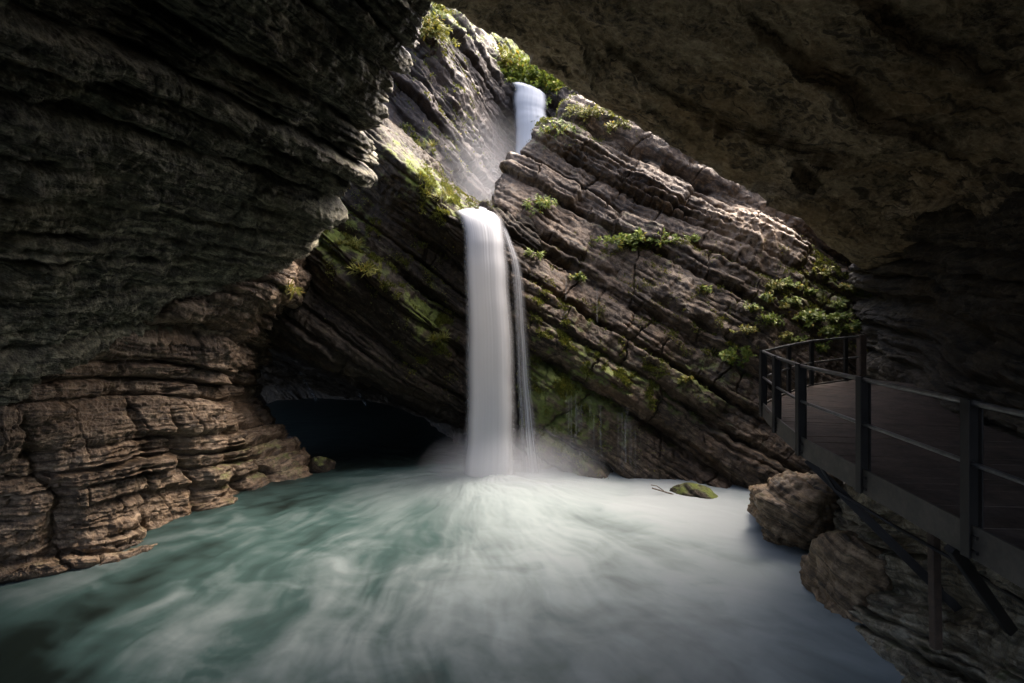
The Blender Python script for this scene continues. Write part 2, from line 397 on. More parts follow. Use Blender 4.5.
rock('LW', 'cave_wall', LW, 520, 640, ((60,470,11.2),(200,452,14)), (-0.75, 0.4, -0.1), M_left,
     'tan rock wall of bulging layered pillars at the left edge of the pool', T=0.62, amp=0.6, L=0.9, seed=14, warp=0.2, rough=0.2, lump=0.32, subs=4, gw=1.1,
     shape=shp_LW, moss=moss_LW, block=0.65, groove=1.2)

# left overhang
A = [
 [(-420,760,6.2),(-200,540,7.5),(0,434,9.8),(100,357,11.9),(200,314,13.4),(270,278,14.6),(284,264,16),(296,200,18)],
 [(-420,470,5.6),(-200,390,6.9),(0,335,8.7),(110,292,10.3),(220,262,12.1),(308,232,13.5),(346,200,15),(350,120,17.5)],
 [(-420,250,5),(-200,200,6),(0,205,7.4),(130,192,9),(250,186,11),(350,184,12.5),(384,142,14),(386,50,16.5)],
 [(-420,0,4),(-200,0,4.9),(0,80,6.3),(140,98,7.9),(270,108,9.8),(366,118,11.6),(398,74,13),(402,-20,15.5)],
 [(-420,-300,3),(-200,-200,4),(0,-60,5.2),(150,-20,7),(290,12,8.8),(394,46,10.8),(424,2,12),(426,-90,14.5)],
 [(-420,-800,2),(-200,-600,3),(0,-300,4),(150,-200,5.6),(300,-130,7.6),(420,-40,9.8),(450,-110,11),(450,-220,13.5)],
 [Wp(-13,-8,8),Wp(-9,-8,9.5),Wp(-6,-14,10.5),Wp(-3.5,-12,11.4),Wp(-2.0,-5,12.2),Wp(-1,3,13.2),Wp(-0.5,6,14.5),Wp(-0.5,9,17)]]  # unseen roof row, carried back behind the camera to hold off sky light
for r_ in A[1:6]:
    e_ = np.array(to3(r_[5])); r_[6] = Wp(e_[0] + 0.15, e_[1] + 1.0, e_[2] + 1.2); r_[7] = Wp(e_[0] - 1.8, e_[1] + 1.6, e_[2] + 3.5)
rock('A', 'cave_overhang', A, 640, 720, ((0,30,5.8),(370,185,12.4)), (-0.8, 0.5, 0.75), M_over,
     'dark green grey overhanging rock with long slanting beds at upper left', T=0.85, amp=0.7, L=2.6, seed=21, warp=0.14, rough=0.24, lump=0.3, groove=1.1, gw=1.1, block=0.45)

# right roof slab
B = [
 [(395,-80,15),(402,-50,13),(412,-8,10.4),(400,-150,7.5),Wp(-2,2.5,12),Wp(-2,-8,11)],
 [(450,-40,16),(448,-8,13.5),(448,6,11.2),(480,-60,8.5),Wp(0,4,11.2),Wp(0,-8,10.5)],
 [(535,10,18),(526,45,15),(518,46,12.9),(560,-20,9.3),Wp(2.2,4.5,10.4),Wp(2,-8,9.8)],
 [(605,50,19),(594,88,16),(587,94,13.7),(660,35,9.8),(800,-100,6.2),Wp(4,-8,9)],
 [(705,110,19),(696,142,16.4),(692,155,14.3),(760,95,10.7),(900,0,6.5),Wp(6,-8,8.4)],
 [(800,175,19),(782,197,16.6),(772,201,14.8),(840,155,11.2),(980,85,7.2),Wp(8,-8,7.6)],
 [(900,240,19),(882,256,17.2),(868,268,15.9),(935,205,11.7),(1050,165,8.2),Wp(9.5,-8,6.7)],
 [(990,320,19),(970,325,18),(960,330,16.5),(1010,275,12.2),(1130,245,8.7),Wp(11,-8,5.5)]]  # last column: unseen roof behind the camera, lengthened to dim the cave
CRK = [((600,30,11),(735,150,12.2),.05,.12,0), ((684,132,12.5),(872,150,10.9),.07,.22,.0), ((735,20,8.3),(965,165,9.2),.06,.16,.14), ((795,160,12),(820,190,12.4),.06,.2,0),
       ((640,95,12.5),(700,165,13.6),.04,.1,0), ((745,215,14.2),(835,195,12.6),.05,.14,.05), ((880,215,12.9),(960,203,10.6),.08,.25,0), ((560,20,10),(600,100,13.2),.04,.1,.0), ((850,40,6.9),(1010,90,7.2),.05,.14,.06)]
def shp_B(p):
    out = np.zeros(p.shape[:-1], np.float32)
    for k, (a, b, wd, dp, stp) in enumerate(CRK):
        a, b = np.array(to3(a), np.float32), np.array(to3(b), np.float32); ln = np.linalg.norm(b - a); d = (b - a) / ln
        sd = unit(np.cross(d, (0.15, 0.1, 1)))
        q = p - a; t = (q @ d) / ln; e = q @ sd + 0.35 * fbm(p, 1.3, 4, 0.55, off=k * 3.3)
        win = sstep(-0.05, 0.15, t) * sstep(1.05, 0.8, t)
        out -= 1.7 * dp * np.exp(-(e / wd) ** 2) * win
        out += stp * sstep(-0.04, 0.04, e) * win * np.exp(-np.maximum(e, 0) / 1.5)
    return out
for r_ in B:
    e_ = np.array(to3(r_[2])); r_[1] = Wp(e_[0] + 0.2, e_[1] + 0.7, e_[2] + 1.5); r_[0] = Wp(e_[0], e_[1] - 1.2, e_[2] + 3.5)
rock('B', 'cave_roof', B, 680, 560, ((660,60,9.6),(860,190,12)), (0.35, -1, -0.3), M_roof,
     'smooth brown sloping rock roof over the upper right', shape=shp_B, T=1.2, amp=0.24, L=5.0, seed=31, warp=0.22, fine=0.8, rough=0.15, lump=0.3, block=0.35)

# right wall behind the walkway
def colC(zs, x, y, dx=(0,0,0,0,0,0)): return [Wp(x + d, y, z) for z, d in zip(zs, dx)]
zs = (10.5, 8.6, 7.0, 5.4, 3.6, 1.5)
Cn = [list(r) for r in zip(
    colC(zs, 13.6, 20), colC(zs, 11.3, 16.6), colC(zs, 9.9, 13, (-.6,-.2,.5,.9,.3,0)), colC(zs, 8.8, 10, (-.6,0,.7,1,.2,0)),
    colC(zs, 8.0, 7.5, (-.4,0,.6,.9,.2,0)), colC(zs, 7.6, 4, (-.4,0,.5,.7,.2,0)), colC(zs, 7.4, -8))]  # last column: unseen wall behind the camera, lengthened to shut out sky light
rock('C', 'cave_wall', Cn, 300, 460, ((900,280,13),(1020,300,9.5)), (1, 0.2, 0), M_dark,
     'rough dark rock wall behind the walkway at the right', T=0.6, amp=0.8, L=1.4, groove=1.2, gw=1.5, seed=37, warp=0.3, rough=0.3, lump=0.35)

# rock bank under the walkway
ys = (14.5, 12.6, 11, 9.2, 7.6, 6.0, 4.4, 2.0)
def rowD(z, xs): return [Wp(x, y, z) for x, y in zip(xs, ys)]
Dn = [rowD(3.0, (12.5, 11, 10.5, 9.6, 9, 8.6, 8.4, 8.4)), rowD(3.22, (11.5, 8.6, 7.4, 6.4, 6.1, 5.7, 5.5, 5.5)), rowD(2.9, (11.2, 8.5, 7.2, 6.15, 5.95, 5.55, 5.3, 5.3)),
      rowD(2.2, (11.1, 8.4, 7.15, 6.3, 6.2, 5.75, 5.5, 5.4)), rowD(1.3, (11, 8.2, 7.1, 6.4, 6.35, 5.9, 5.6, 5.5)),
      rowD(0.45, (10.8, 8.0, 6.8, 6.2, 5.95, 5.65, 5.5, 5.4)), rowD(-0.7, (10.6, 7.6, 6.5, 5.8, 5.4, 5.2, 5.2, 5.2))]
rock('D', 'cliff', Dn, 420, 520, ((870,560,8.6),(1000,600,6.2)), (1, 0.1, 0.12), M_fore,
     'grey green layered rock bank under the metal walkway', T=0.4, amp=0.4, L=1.0, groove=1.1, subs=4, seed=43, warp=0.25, rough=0.08, lump=0.2, flip=False,
     moss=lambda p: np.full(p.shape[:-1], 0.25))
#@@WATER
# ------------------------------------------------------------------ pool
BX, BY = P(490, 478, 17.2)[0], 17.2
def water_mat():
    b = NB('silky pool water')
    pos = b.n('NewGeometry').outputs['Position']
    fo = b.n('Attribute', {'attribute_name': 'foam'}).outputs['Fac']
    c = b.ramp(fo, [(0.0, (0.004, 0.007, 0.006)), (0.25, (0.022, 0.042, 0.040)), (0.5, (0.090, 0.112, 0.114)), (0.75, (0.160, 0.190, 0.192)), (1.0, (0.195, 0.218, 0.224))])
    r = b.math('ADD', b.math('MULTIPLY', fo, 0.4), 0.4)
    pr = b.n('BsdfPrincipled', None, Base_Color=c, Roughness=r)
    pr.inputs['Specular IOR Level'].default_value = 0.15
    return b.done(pr.outputs[0])
nu, nv = int(720 * Q), int(900 * Q)
py = np.linspace(0, 1, nu) ** 1.6
yy = 34 - 38 * np.interp(np.linspace(0, 1, nu), [0, 1], [0, 1]); xx = np.linspace(-15, 11, nv)
XX, YY = np.meshgrid(xx, yy); p = np.stack([XX, YY, np.zeros_like(XX)], -1).astype(np.float32)
dx, dy = XX - BX, BY - YY
wx = dx + 0.9 * fbm(p, 3.0, 3, off=1); wy = dy + 0.9 * fbm(p, 3.0, 3, off=5)
r = np.hypot(wx, wy); th = np.arctan2(wx, wy)             # 0 = straight at the viewer, + = right
bend = th - 0.055 * np.clip(r, 0, 14) * (0.35 + 0.65 * sstep(0.35, -0.7, th))
def pol(ka, kr, off):
    return fbm(np.stack([bend * ka, np.log1p(r) * kr, np.full_like(r, off)], -1).astype(np.float32), 1.0, 4, 0.55, off=off)
s1 = pol(2.6, 1.6, 2.0); s2 = pol(6.0, 2.6, 6.0); s3 = pol(15.0, 4.5, 9.0)
q_ = p + 0.8 * np.stack([fbm(p, 1.6, 3, off=51), fbm(p, 1.6, 3, off=57), np.zeros_like(XX)], -1)
eddy = fbm(q_ * np.array([1, 1.8, 1], np.float32), 0.9, 5, 0.62, off=61)
big = fbm(p * np.array([1, .7, 1], np.float32), 3.2, 3, off=33)
core = np.exp(-(r / 3.2) ** 2)
jet = np.exp(-((th - 0.45) / 0.75) ** 2) * np.exp(-(r / 11.5) ** 4)
jet2 = np.exp(-((th - 1.3) / 0.5) ** 2) * np.exp(-(r / 9.5) ** 4)
lft = np.exp(-((th + 0.75) / 0.7) ** 2) * np.exp(-(r / 10) ** 2)
amp_s = sstep(1.0, 6.5, r)
shore = sstep(2.2, 0.2, np.abs(XX * 0.55 + YY * 0.83 - 4.2 + 0.9 * big)) * sstep(-2, -6, XX) * sstep(16, 12, YY)
foam = 0.17 + 0.32 * core + 0.36 * jet + 0.34 * jet2 + 0.10 * lft + amp_s * (0.34 * s1 + 0.20 * s2 + 0.15 * s3 + 0.34 * big + 0.24 * eddy) + 0.22 * shore
foam += 0.32 * sstep(1.5, 5.0, XX)
foam += 0.12 * sstep(5, 9, YY) * sstep(-3, 2, XX)
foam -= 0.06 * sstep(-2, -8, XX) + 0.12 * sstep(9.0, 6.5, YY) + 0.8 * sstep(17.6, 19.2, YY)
foam = np.clip(foam, 0, 1)
zz = 0.10 * s1 * np.exp(-r / 12) + 0.05 * s2 + 0.10 * big * np.exp(-r / 14) + 0.22 * core + 0.10 * jet
p[..., 2] = zz
o = mesh_from('pool_water', p, grid_faces(nu, nv), water_mat(), {'foam': foam.reshape(-1).astype(np.float32)})
tag(o, 'teal pool of silky foaming water below the waterfall', kind='structure')

# ------------------------------------------------------------------ waterfalls
def fall_mat(name, col=(0.52, 0.53, 0.54)):
    b = NB(name)
    al = b.n('Attribute', {'attribute_name': 'alpha'}).outputs['Fac']
    d = b.n('BsdfDiffuse', None, Color=col).outputs[0]
    t = b.n('BsdfTranslucent', None, Color=col).outputs[0]
    m = b.n('MixShader', None, Fac=0.35); b.t.links.new(d, m.inputs[1]); b.t.links.new(t, m.inputs[2])
    tr = b.n('BsdfTransparent').outputs[0]
    m2 = b.n('MixShader', None, Fac=al); b.t.links.new(tr, m2.inputs[1]); b.t.links.new(m.outputs[0], m2.inputs[2])
    return b.done(m2.outputs[0])
M_fall = fall_mat('white falling water')

def curtain(name, left, right, depth, nu, nv, seed, soft=0.16, dens=1.0, sheets=3, parent=None, holes=0.35, fade=0.0, bulge=0.35, strand=0.3):
    """left/right: polylines of 3-D points from crest to foot; the water bulges towards the open side. Several sheets make one body."""
    L = np.array(left, np.float32); R = np.array(right, np.float32)
    t = np.linspace(0, len(L) - 1, nu)
    lp, rp = cr(L, t), cr(R, t)
    vv = np.linspace(0, 4, nu).astype(np.float32); w0 = np.linalg.norm(R[1] - L[1]); en = np.stack([vv, vv * 0 + seed, vv * 0], -1)
    if sheets > 1:
        lp = lp + np.stack([fbm(en, 1.0, 3, off=seed) * 0.10 * w0, vv * 0, vv * 0], -1); rp = rp + np.stack([fbm(en, 0.8, 3, off=seed + 9) * 0.12 * w0, vv * 0, vv * 0], -1)
    cos, fcs, als = [], [], []; base = 0
    for k in range(sheets):
        u = np.linspace(-1, 1, nv); v = np.linspace(0, 1, nu)
        U, V = np.meshgrid(u, v)
        a = (U * (1 - 0.16 * k) + 1) / 2
        q = lp[:, None] * (1 - a[..., None]) + rp[:, None] * a[..., None]
        wdt = np.linalg.norm(rp - lp, axis=-1)[:, None]
        out = bulge * wdt * np.sqrt(np.clip(1 - (U * 0.98) ** 2, 0, 1)) * (1 - 0.55 * k) 
        st = fbm(np.stack([U * 2.0 + k * 7, V * 0.4, np.full_like(U, seed + k)], -1).astype(np.float32), 1.0, 4, 0.6, off=seed)
        fine = fbm(np.stack([U * 9 + k * 3, V * 0.8, np.full_like(U, seed + k)], -1).astype(np.float32), 1.0, 3, 0.6, off=seed + 4)
        q = q + np.array([0, -1, 0], np.float32) * (out + 0.014 * st * wdt)[..., None]
        edge = sstep(0, soft * 2, 1 - np.abs(U) + 0.10 * st)
        al = edge * np.clip(dens * (1 - holes * (0.5 - st * 0.9 - fine * strand)), 0, 1)
        al = al * sstep(0.0, 0.05, V)
        if fade: al = al * (1 - sstep(1 - fade, 1.0, V) * 0.9)
        cos.append(q.reshape(-1, 3)); als.append(al.reshape(-1)); fcs.append(grid_faces(nu, nv) + base); base += nu * nv
    return mesh_from(name, np.concatenate(cos), np.concatenate(fcs), M_fall, {'alpha': np.concatenate(als)}, parent=parent)

o = curtain('waterfall', [P(446,206,22.0), P(452,211,19.6), P(457,216,18.2), P(462,242,17.6), P(464,300,17.35), P(464,380,17.25), P(462,440,17.2), P(460,486,17.2)],
            [P(484,208,22.0), P(496,213,19.6), P(503,219,18.2), P(508,244,17.65), P(512,300,17.35), P(514,380,17.25), P(518,440,17.2), P(523,486,17.2)],
            0.4, 220, 110, 3, soft=0.24, dens=1.15, holes=0.10)
tag(o, 'tall white silky waterfall plunging into the pool', 'waterfall')
o = curtain('waterfall', [P(509,84,33.5), P(511,90,32.6), P(513,125,32.2), P(513,170,32.1)],
            [P(544,95,33.5), P(547,100,32.6), P(547,128,32.2), P(545,175,32.1)], 0.4, 90, 90, 12, soft=0.18, dens=1.15, holes=0.12)
tag(o, 'small upper waterfall high in the gorge below the green shrubs', 'waterfall')
o = curtain('waterfall', [P(500,224,18.15), P(508,255,17.7), P(511,300,17.45), P(513,360,17.4), P(514,420,17.35), P(514,486,17.3)],
            [P(507,226,18.15), P(521,262,17.75), P(526,300,17.5), P(531,360,17.35), P(538,420,17.3), P(550,486,17.2)], 0.4, 160, 90, 27, soft=0.45, dens=0.62, holes=1.25, sheets=3, bulge=0.12, strand=1.6)
tag(o, 'thin broken veil of water running down the rock right of the tall waterfall', 'waterfall')
#@@REST
# ------------------------------------------------------------------ helpers for smaller things
def place(key, px, py, rad=4.0):
    p, n, q = ROCKS[key]
    d = np.hypot(q[:, 0] - px, q[:, 1] - py) + np.where(p[:, 1] < 1, 1e6, 0)
    c = np.nonzero(d < rad)[0]
    if len(c) == 0: c = np.array([np.argmin(d)])
    i = c[np.argmin(p[c, 1])]
    return p[i].astype(float), n[i].astype(float)

class MB:
    """Collects boxes, bars and tubes into one mesh."""
    def __init__(self): self.v, self.f = [], []
    def add(self, vs, fs):
        b = len(self.v); self.v += [tuple(x) for x in vs]; self.f += [tuple(i + b for i in f) for f in fs]
    def prism(self, a, b, prof, up=(0, 0, 1)):
        a, b = Vector(a), Vector(b); d = (b - a).normalized(); up = Vector(up)
        if abs(d.dot(up)) > 0.99: up = Vector((0, 1, 0))
        x = d.cross(up).normalized(); y = x.cross(d).normalized(); m = len(prof)
        vs = [a + x * px + y * py for px, py in prof] + [b + x * px + y * py for px, py in prof]
        fs = [(i, (i + 1) % m, m + (i + 1) % m, m + i) for i in range(m)] + [tuple(range(m))[::-1], tuple(range(m, 2 * m))]
        self.add(vs, fs)
    def bar(self, a, b, w, h, up=(0, 0, 1)):
        c = min(w, h) * 0.12; W, H = w / 2, h / 2
        self.prism(a, b, [(-W + c, -H), (W - c, -H), (W, -H + c), (W, H - c), (W - c, H), (-W + c, H), (-W, H - c), (-W, -H + c)], up)
    def tube(self, pts, r, m=10):
        pts = [Vector(p) for p in pts]; rings = []
        for i, p in enumerate(pts):
            d = (pts[min(i + 1, len(pts) - 1)] - pts[max(i - 1, 0)]).normalized()
            x = d.cross(Vector((0, 0, 1))).normalized(); y = x.cross(d)
            rings.append([p + (x * math.cos(2 * math.pi * k / m) + y * math.sin(2 * math.pi * k / m)) * r for k in range(m)])
        vs = [v for rg in rings for v in rg]; fs = []
        for i in range(len(pts) - 1):
            fs += [(i * m + k, i * m + (k + 1) % m, (i + 1) * m + (k + 1) % m, (i + 1) * m + k) for k in range(m)]
        fs += [tuple(range(m))[::-1], tuple(range(len(vs) - m, len(vs)))]
        self.add(vs, fs)
    def build(self, name, mat, parent=None, origin=(0, 0, 0)):
        me = bpy.data.meshes.new(name); o = Vector(origin)
        me.from_pydata([Vector(v) - o for v in self.v], [], self.f); me.update(); me.materials.append(mat)
        ob = bpy.data.objects.new(name, me); COL.objects.link(ob); ob.location = o
        if parent: ob.parent = parent; ob.location = o - WORLD[parent.name]
        return ob

WORLD = {}
def empty(name, loc, parent=None):
    o = bpy.data.objects.new(name, None); COL.objects.link(o); o.location = loc; o.empty_display_size = 0.2
    WORLD[o.name] = Vector(loc)
    if parent: o.parent = parent; o.location = Vector(loc) - WORLD[parent.name]
    return o

def simple_mat(name, c1, c2, scale=6, rough=(0.4, 0.7), metal=0.0, bump=0.2, stretch=(1, 1, 1), spec=0.4):
    b = NB(name); pos = b.n('NewGeometry').outputs['Position']
    n1 = b.noise(b.scale(pos, stretch), scale, 6, 0.65); n2 = b.noise(pos, scale * 5, 5, 0.65)
    f = b.math('ADD', b.math('MULTIPLY', n1, 0.7), b.math('MULTIPLY', n2, 0.3))
    c = b.ramp(f, [(0.36, c1), (0.64, c2)])
    bp = b.n('Bump', None, Strength=bump, Distance=0.02, Height=f).outputs[0]
    r = b.math('ADD', b.math('MULTIPLY', n1, (rough[1] - rough[0])), rough[0])
    pr = b.n('BsdfPrincipled', None, Base_Color=c, Roughness=r, Metallic=metal, Normal=bp)
    pr.inputs['Specular IOR Level'].default_value = spec
    return b.done(pr.outputs[0])
M_steel = simple_mat('weathered dark steel', (0.006, 0.005, 0.004), (0.02, 0.016, 0.012), 5, (0.4, 0.7), 0.1)
M_rail = simple_mat('worn grey steel tube', (0.05, 0.048, 0.045), (0.14, 0.135, 0.125), 7, (0.28, 0.5), 0.6)
M_beam = simple_mat('grey brown weathered steel', (0.025, 0.021, 0.015), (0.08, 0.068, 0.05), 4, (0.5, 0.8), 0.1)
M_deck = simple_mat('damp reddish deck', (0.035, 0.026, 0.02), (0.10, 0.075, 0.058), 3, (0.7, 0.95), 0.0, 0.6, spec=0.15)
M_rust = simple_mat('rust brown steel', (0.03, 0.02, 0.014), (0.085, 0.055, 0.035), 5, (0.55, 0.85), 0.1, 0.4)
M_wood = simple_mat('bleached dead wood', (0.06, 0.045, 0.035), (0.14, 0.11, 0.085), 8, (0.6, 0.9))

# ------------------------------------------------------------------ walkway
O = [(4.08,1.2,3.45),(4.43,4.9,3.45),(4.6,6.66,3.45),(4.77,8.4,3.45),(5.2,10.0,3.45),(5.72,11.6,3.45),(7.06,13.0,3.5),(8.1,13.8,3.57),(9.35,14.3,3.64),(9.9,14.5,3.67)]
I = [(7.3,1.2,3.45),(7.6,4.7,3.45),(7.8,6.4,3.45),(8.2,8.0,3.45),(8.6,9.2,3.45),(9.0,10.1,3.45),(9.4,11.0,3.5),(9.7,11.8,3.57),(10.3,12.5,3.64),(10.8,13.2,3.67)]
wk = empty('walkway', (5.2, 6.5, 3.45))
tag(wk, 'metal walkway with steel railing bolted along the rock on the right', 'walkway')
Oa, Ia = np.array(O, np.float32), np.array(I, np.float32)
tt = np.linspace(0, len(O) - 1, 64); oo, ii = cr(Oa, tt), cr(Ia, tt)
mb = MB()
for a in range(len(tt) - 1):
    g = 0.04
    o0, o1 = oo[a] + (oo[a + 1] - oo[a]) * g, oo[a + 1]; i0, i1 = ii[a] + (ii[a + 1] - ii[a]) * g, ii[a + 1]
    dz = np.array([0, 0, 0.05]); lift = np.array([0, 0, random.uniform(-.004, .004)])
    o0, o1, i0, i1 = o0 + lift, o1 + lift, i0 + lift, i1 + lift
    mb.add([o0 - dz, o1 - dz, i1 - dz, i0 - dz, o0, o1, i1, i0], [(0,1,2,3),(7,6,5,4),(0,4,5,1),(1,5,6,2),(2,6,7,3),(3,7,4,0)])
mb.build('deck', M_deck, wk)
mb = MB()
lo = [Vector(o) + Vector((-0.03, 0, -0.12)) for o in O]
for a, b in zip(lo[:-1], lo[1:]):
    mb.bar(a, b + (b - a).normalized() * 0.02, 0.03, 0.32)
    mb.bar(a + Vector((0.05, 0, -0.15)), b + Vector((0.05, 0, -0.15)), 0.12, 0.025)
mb.build('edge_beam', M_beam, wk)
for t0 in np.arange(0.4, 8.6, 0.55):
    mb = MB(); a = cr(Oa, np.array([t0]))[0]; b = cr(Ia, np.array([t0]))[0]
    mb.bar(Vector(a) - Vector((-.03, 0, .14)), Vector(b) - Vector((0, 0, .14)), 0.08, 0.14)
    mb.build('cross_beam', M_steel, wk)
rl = empty('railing', (4.8, 8.4, 3.45), wk)
def at_rail(o, h, inset=0.03): return Vector(o) + Vector((-inset, 0, h))
mb = MB(); top = [at_rail(x, 1.2) for x in cr(Oa, np.linspace(0, 9, 60))]
# straight runs between posts, as welded tube
mb.tube([at_rail(o, 1.2) for o in O], 0.03); mb.build('top_rail', M_rail, rl)
mb = MB(); mb.tube([at_rail(o, 0.62) for o in O], 0.024); mb.build('middle_rail', M_rail, rl)
for k, o in enumerate(O[1:-1]):
    mb = MB(); c = Vector(o) + Vector((-0.03, 0, 0)); big = k < 5
    w_, dpt = (0.14, 0.10) if big else (0.09, 0.08)
    z0, z1 = (-0.27, 1.235) if big else (-0.2, 1.2)
    a, b = c + Vector((0, 0, z0)), c + Vector((0, 0, z1))
    X = Vector((1, 0, 0)); 
    for sx in (-1, 1): mb.bar(a + X * sx * (w_ / 2 - 0.008), b + X * sx * (w_ / 2 - 0.008), 0.016, dpt, (0, 1, 0))
    mb.bar(a, b - Vector((0, 0, 0.002)), w_ - 0.034, 0.03, (0, 1, 0))
    if big:
        for hz in (-0.2, -0.06):
            for sx in (-0.035, 0.035): mb.bar(c + Vector((sx, -0.10, hz)), c + Vector((sx, -0.03, hz)), 0.028, 0.028)
    mb.build('post', M_steel, rl)
mb = MB(); e = Vector(O[-1])
mb.bar(e + Vector((0, 0, -0.25)), e + Vector((0, 0, 1.24)), 0.2, 0.17, (0, 1, 0))
tag(mb.build('end_post', M_rust, rl), 'thick rust brown end post')
mb = MB()
a, b = Vector((4.82, 8.35, 3.13)), Vector((6.5, 7.45, 1.2))
mb.bar(a, b, 0.13, 0.02, (0, 1, 0.4)); mb.bar(a + Vector((0, .05, .05)), b + Vector((0, .05, .05)), 0.02, 0.11, (0, 1, 0.4))
mb.build('brace', M_steel, wk)
mb = MB(); a, b = Vector((4.42, 5.15, 3.16)), Vector((5.6, 5.75, 1.95)); mb.bar(a, b, 0.12, 0.08, (0, 1, 0)); mb.build('brace', M_steel, wk)
mb = MB(); mb.bar((5.72, 6.95, 2.75), (5.78, 6.98, 0.95), 0.12, 0.1, (0, 1, 0)); mb.bar((5.5, 6.9, 3.15), (5.72, 6.95, 2.7), 0.1, 0.08, (0, 1, 0)); mb.build('support_post', M_rust, wk)
mb = MB(); mb.tube([(4.9, 8.15, 3.1), (5.05, 8.0, 2.75), (5.5, 7.4, 2.45), (5.75, 6.6, 2.3), (5.62, 5.2, 2.3), (5.5, 3.6, 2.35)], 0.025); mb.build('conduit', M_steel, wk)

# ------------------------------------------------------------------ boulders
def boulder(name, c, rad, seed, mat, label, cat='boulder', sub=6, planes=16, mossy=0.2, rot=0.0, layers=0.35):
    import bmesh
    bm = bmesh.new(); bmesh.ops.create_icosphere(bm, subdivisions=sub, radius=1.0)
    d = np.array([v.co[:] for v in bm.verts], np.float32); fs = np.array([[v.index for v in f.verts] for f in bm.faces], np.int32); bm.free()
    r_ = np.random.default_rng(seed); nn = r_.normal(size=(planes, 3)); nn /= np.linalg.norm(nn, axis=1)[:, None]
    dist = r_.uniform(0.72, 1.0, planes)
    k = np.clip(d @ nn.T, 0.02, None) / dist                       # soft intersection of half spaces
    r = 1.0 / (np.sum(k ** 14, 1) ** (1 / 14.0)); r = np.minimum(r, 1.25)
    p = d * r[:, None] * np.array(rad, np.float32)
    cs, sn = math.cos(rot), math.sin(rot); p = p @ np.array([[cs, sn, 0], [-sn, cs, 0], [0, 0, 1]], np.float32)
    off = p + np.array(c, np.float32); bn = unit((0.45, -0.15, 0.9)); st = unit(np.cross(bn, (0, 1, 0)))
    v, s, u = beds(off, bn, st, 0.3, 0.8, seed, 0.2, 0.5, 0.6)
    ro = 0.26 * min(rad)
    p = p + d * (layers * 0.55 * min(rad) * v + ro * fbm(off, 0.7, 5, 0.58, off=seed) + ro * 0.4 * fbm(off, 0.25, 3, 0.6, off=seed + 4, ridged=True))[:, None]
    at = {'strat': np.stack([s, u, off @ np.cross(bn, st)], -1), 'moss': np.full(len(p), mossy)}
    o = mesh_from(name, p, fs, mat, at); o.location = c
    return tag(o, label, cat)
M_bould = rock_mat('boulder brown', (0.02, 0.014, 0.007), (0.13, 0.086, 0.046), (0.32, 0.23, 0.135), (0.19, 0.10, 0.034), rough=(0.3, 0.65))
boulder('boulder', (7.25, 12.7, 0.5), (1.4, 1.1, 1.15), 4, M_bould, 'angular brown boulder standing in the foam below the far end of the walkway', rot=0.3)
boulder('boulder', (6.62, 9.7, 0.2), (0.9, 1.05, 1.15), 12, M_bould, 'rounded wet boulder against the rock bank under the nearest walkway posts', planes=26, layers=0.2)
boulder('rock', (5.5, 15.5, 0.0), (0.72, 0.45, 0.36), 8, M_mid, 'low mossy rock breaking the foam, a twig beside it', 'rock', 5, mossy=0.6, rot=-0.3)
boulder('rock', P(322, 466, 18.2), (0.55, 0.4, 0.36), 15, M_mid, 'small mossy rock at the water edge before the black hollow', 'rock', 5, mossy=0.55, planes=9)
mb = MB(); t0 = Vector(P(684, 499, 15.4)); 
mb.tube([t0, Vector(P(672, 494, 15.4)), Vector(P(662, 491, 15.5)), Vector(P(652, 488, 15.5))], 0.022, 6)
mb.tube([Vector(P(664, 491, 15.45)), Vector(P(657, 486, 15.4)), Vector(P(651, 485, 15.4))], 0.014, 5)
tag(mb.build('twig', M_wood), 'bare dead twig sticking out of the foam by the low mossy rock', 'twig')

# ------------------------------------------------------------------ plants and moss
def leaf_mat(name, lo, hi, yel):
    b = NB(name); t = b.n('Attribute', {'attribute_name': 'tint'}).outputs['Fac']
    c = b.ramp(t, [(0.0, lo), (0.6, hi), (0.86, hi), (1.0, yel)])
    d = b.n('BsdfPrincipled', None, Base_Color=c, Roughness=0.55); d.inputs['Specular IOR Level'].default_value = 0.3
    tr = b.n('BsdfTranslucent', None, Color=c).outputs[0]
    m = b.n('MixShader', None, Fac=0.35); b.t.links.new(d.outputs[0], m.inputs[1]); b.t.links.new(tr, m.inputs[2])
    return b.done(m.outputs[0])
M_leaf = leaf_mat('fresh green leaves', (0.05, 0.08, 0.014), (0.16, 0.20, 0.032), (0.28, 0.22, 0.03))
M_yel = leaf_mat('yellow green leaves', (0.06, 0.065, 0.012), (0.17, 0.17, 0.03), (0.28, 0.2, 0.03))
M_moss = leaf_mat('moss tufts', (0.035, 0.045, 0.008), (0.12, 0.13, 0.02), (0.20, 0.165, 0.02))
M_stem = simple_mat('plant stems', (0.05, 0.05, 0.02), (0.10, 0.09, 0.04), 9)

def leaves(cen, dirs, up, ln, wd, fold=0.25):
    """One folded leaf (two quads) per row."""
    side = np.cross(dirs, up); side /= np.linalg.norm(side, axis=1)[:, None] + 1e-6
    nrm = np.cross(side, dirs)
    L, Wd = ln[:, None], wd[:, None]
    base = cen; tip = cen + dirs * L - nrm * L * 0.18; mid = cen + dirs * L * 0.5
    l1 = cen + dirs * L * 0.45 + side * Wd + nrm * Wd * fold; r1 = cen + dirs * L * 0.45 - side * Wd + nrm * Wd * fold
    v = np.stack([base, l1, tip, mid, r1], 1).reshape(-1, 3); i = np.arange(len(cen))[:, None] * 5
    f = np.concatenate([i + np.array([0, 3, 2, 1]), i + np.array([0, 4, 2, 3])], 0)
    return v, f

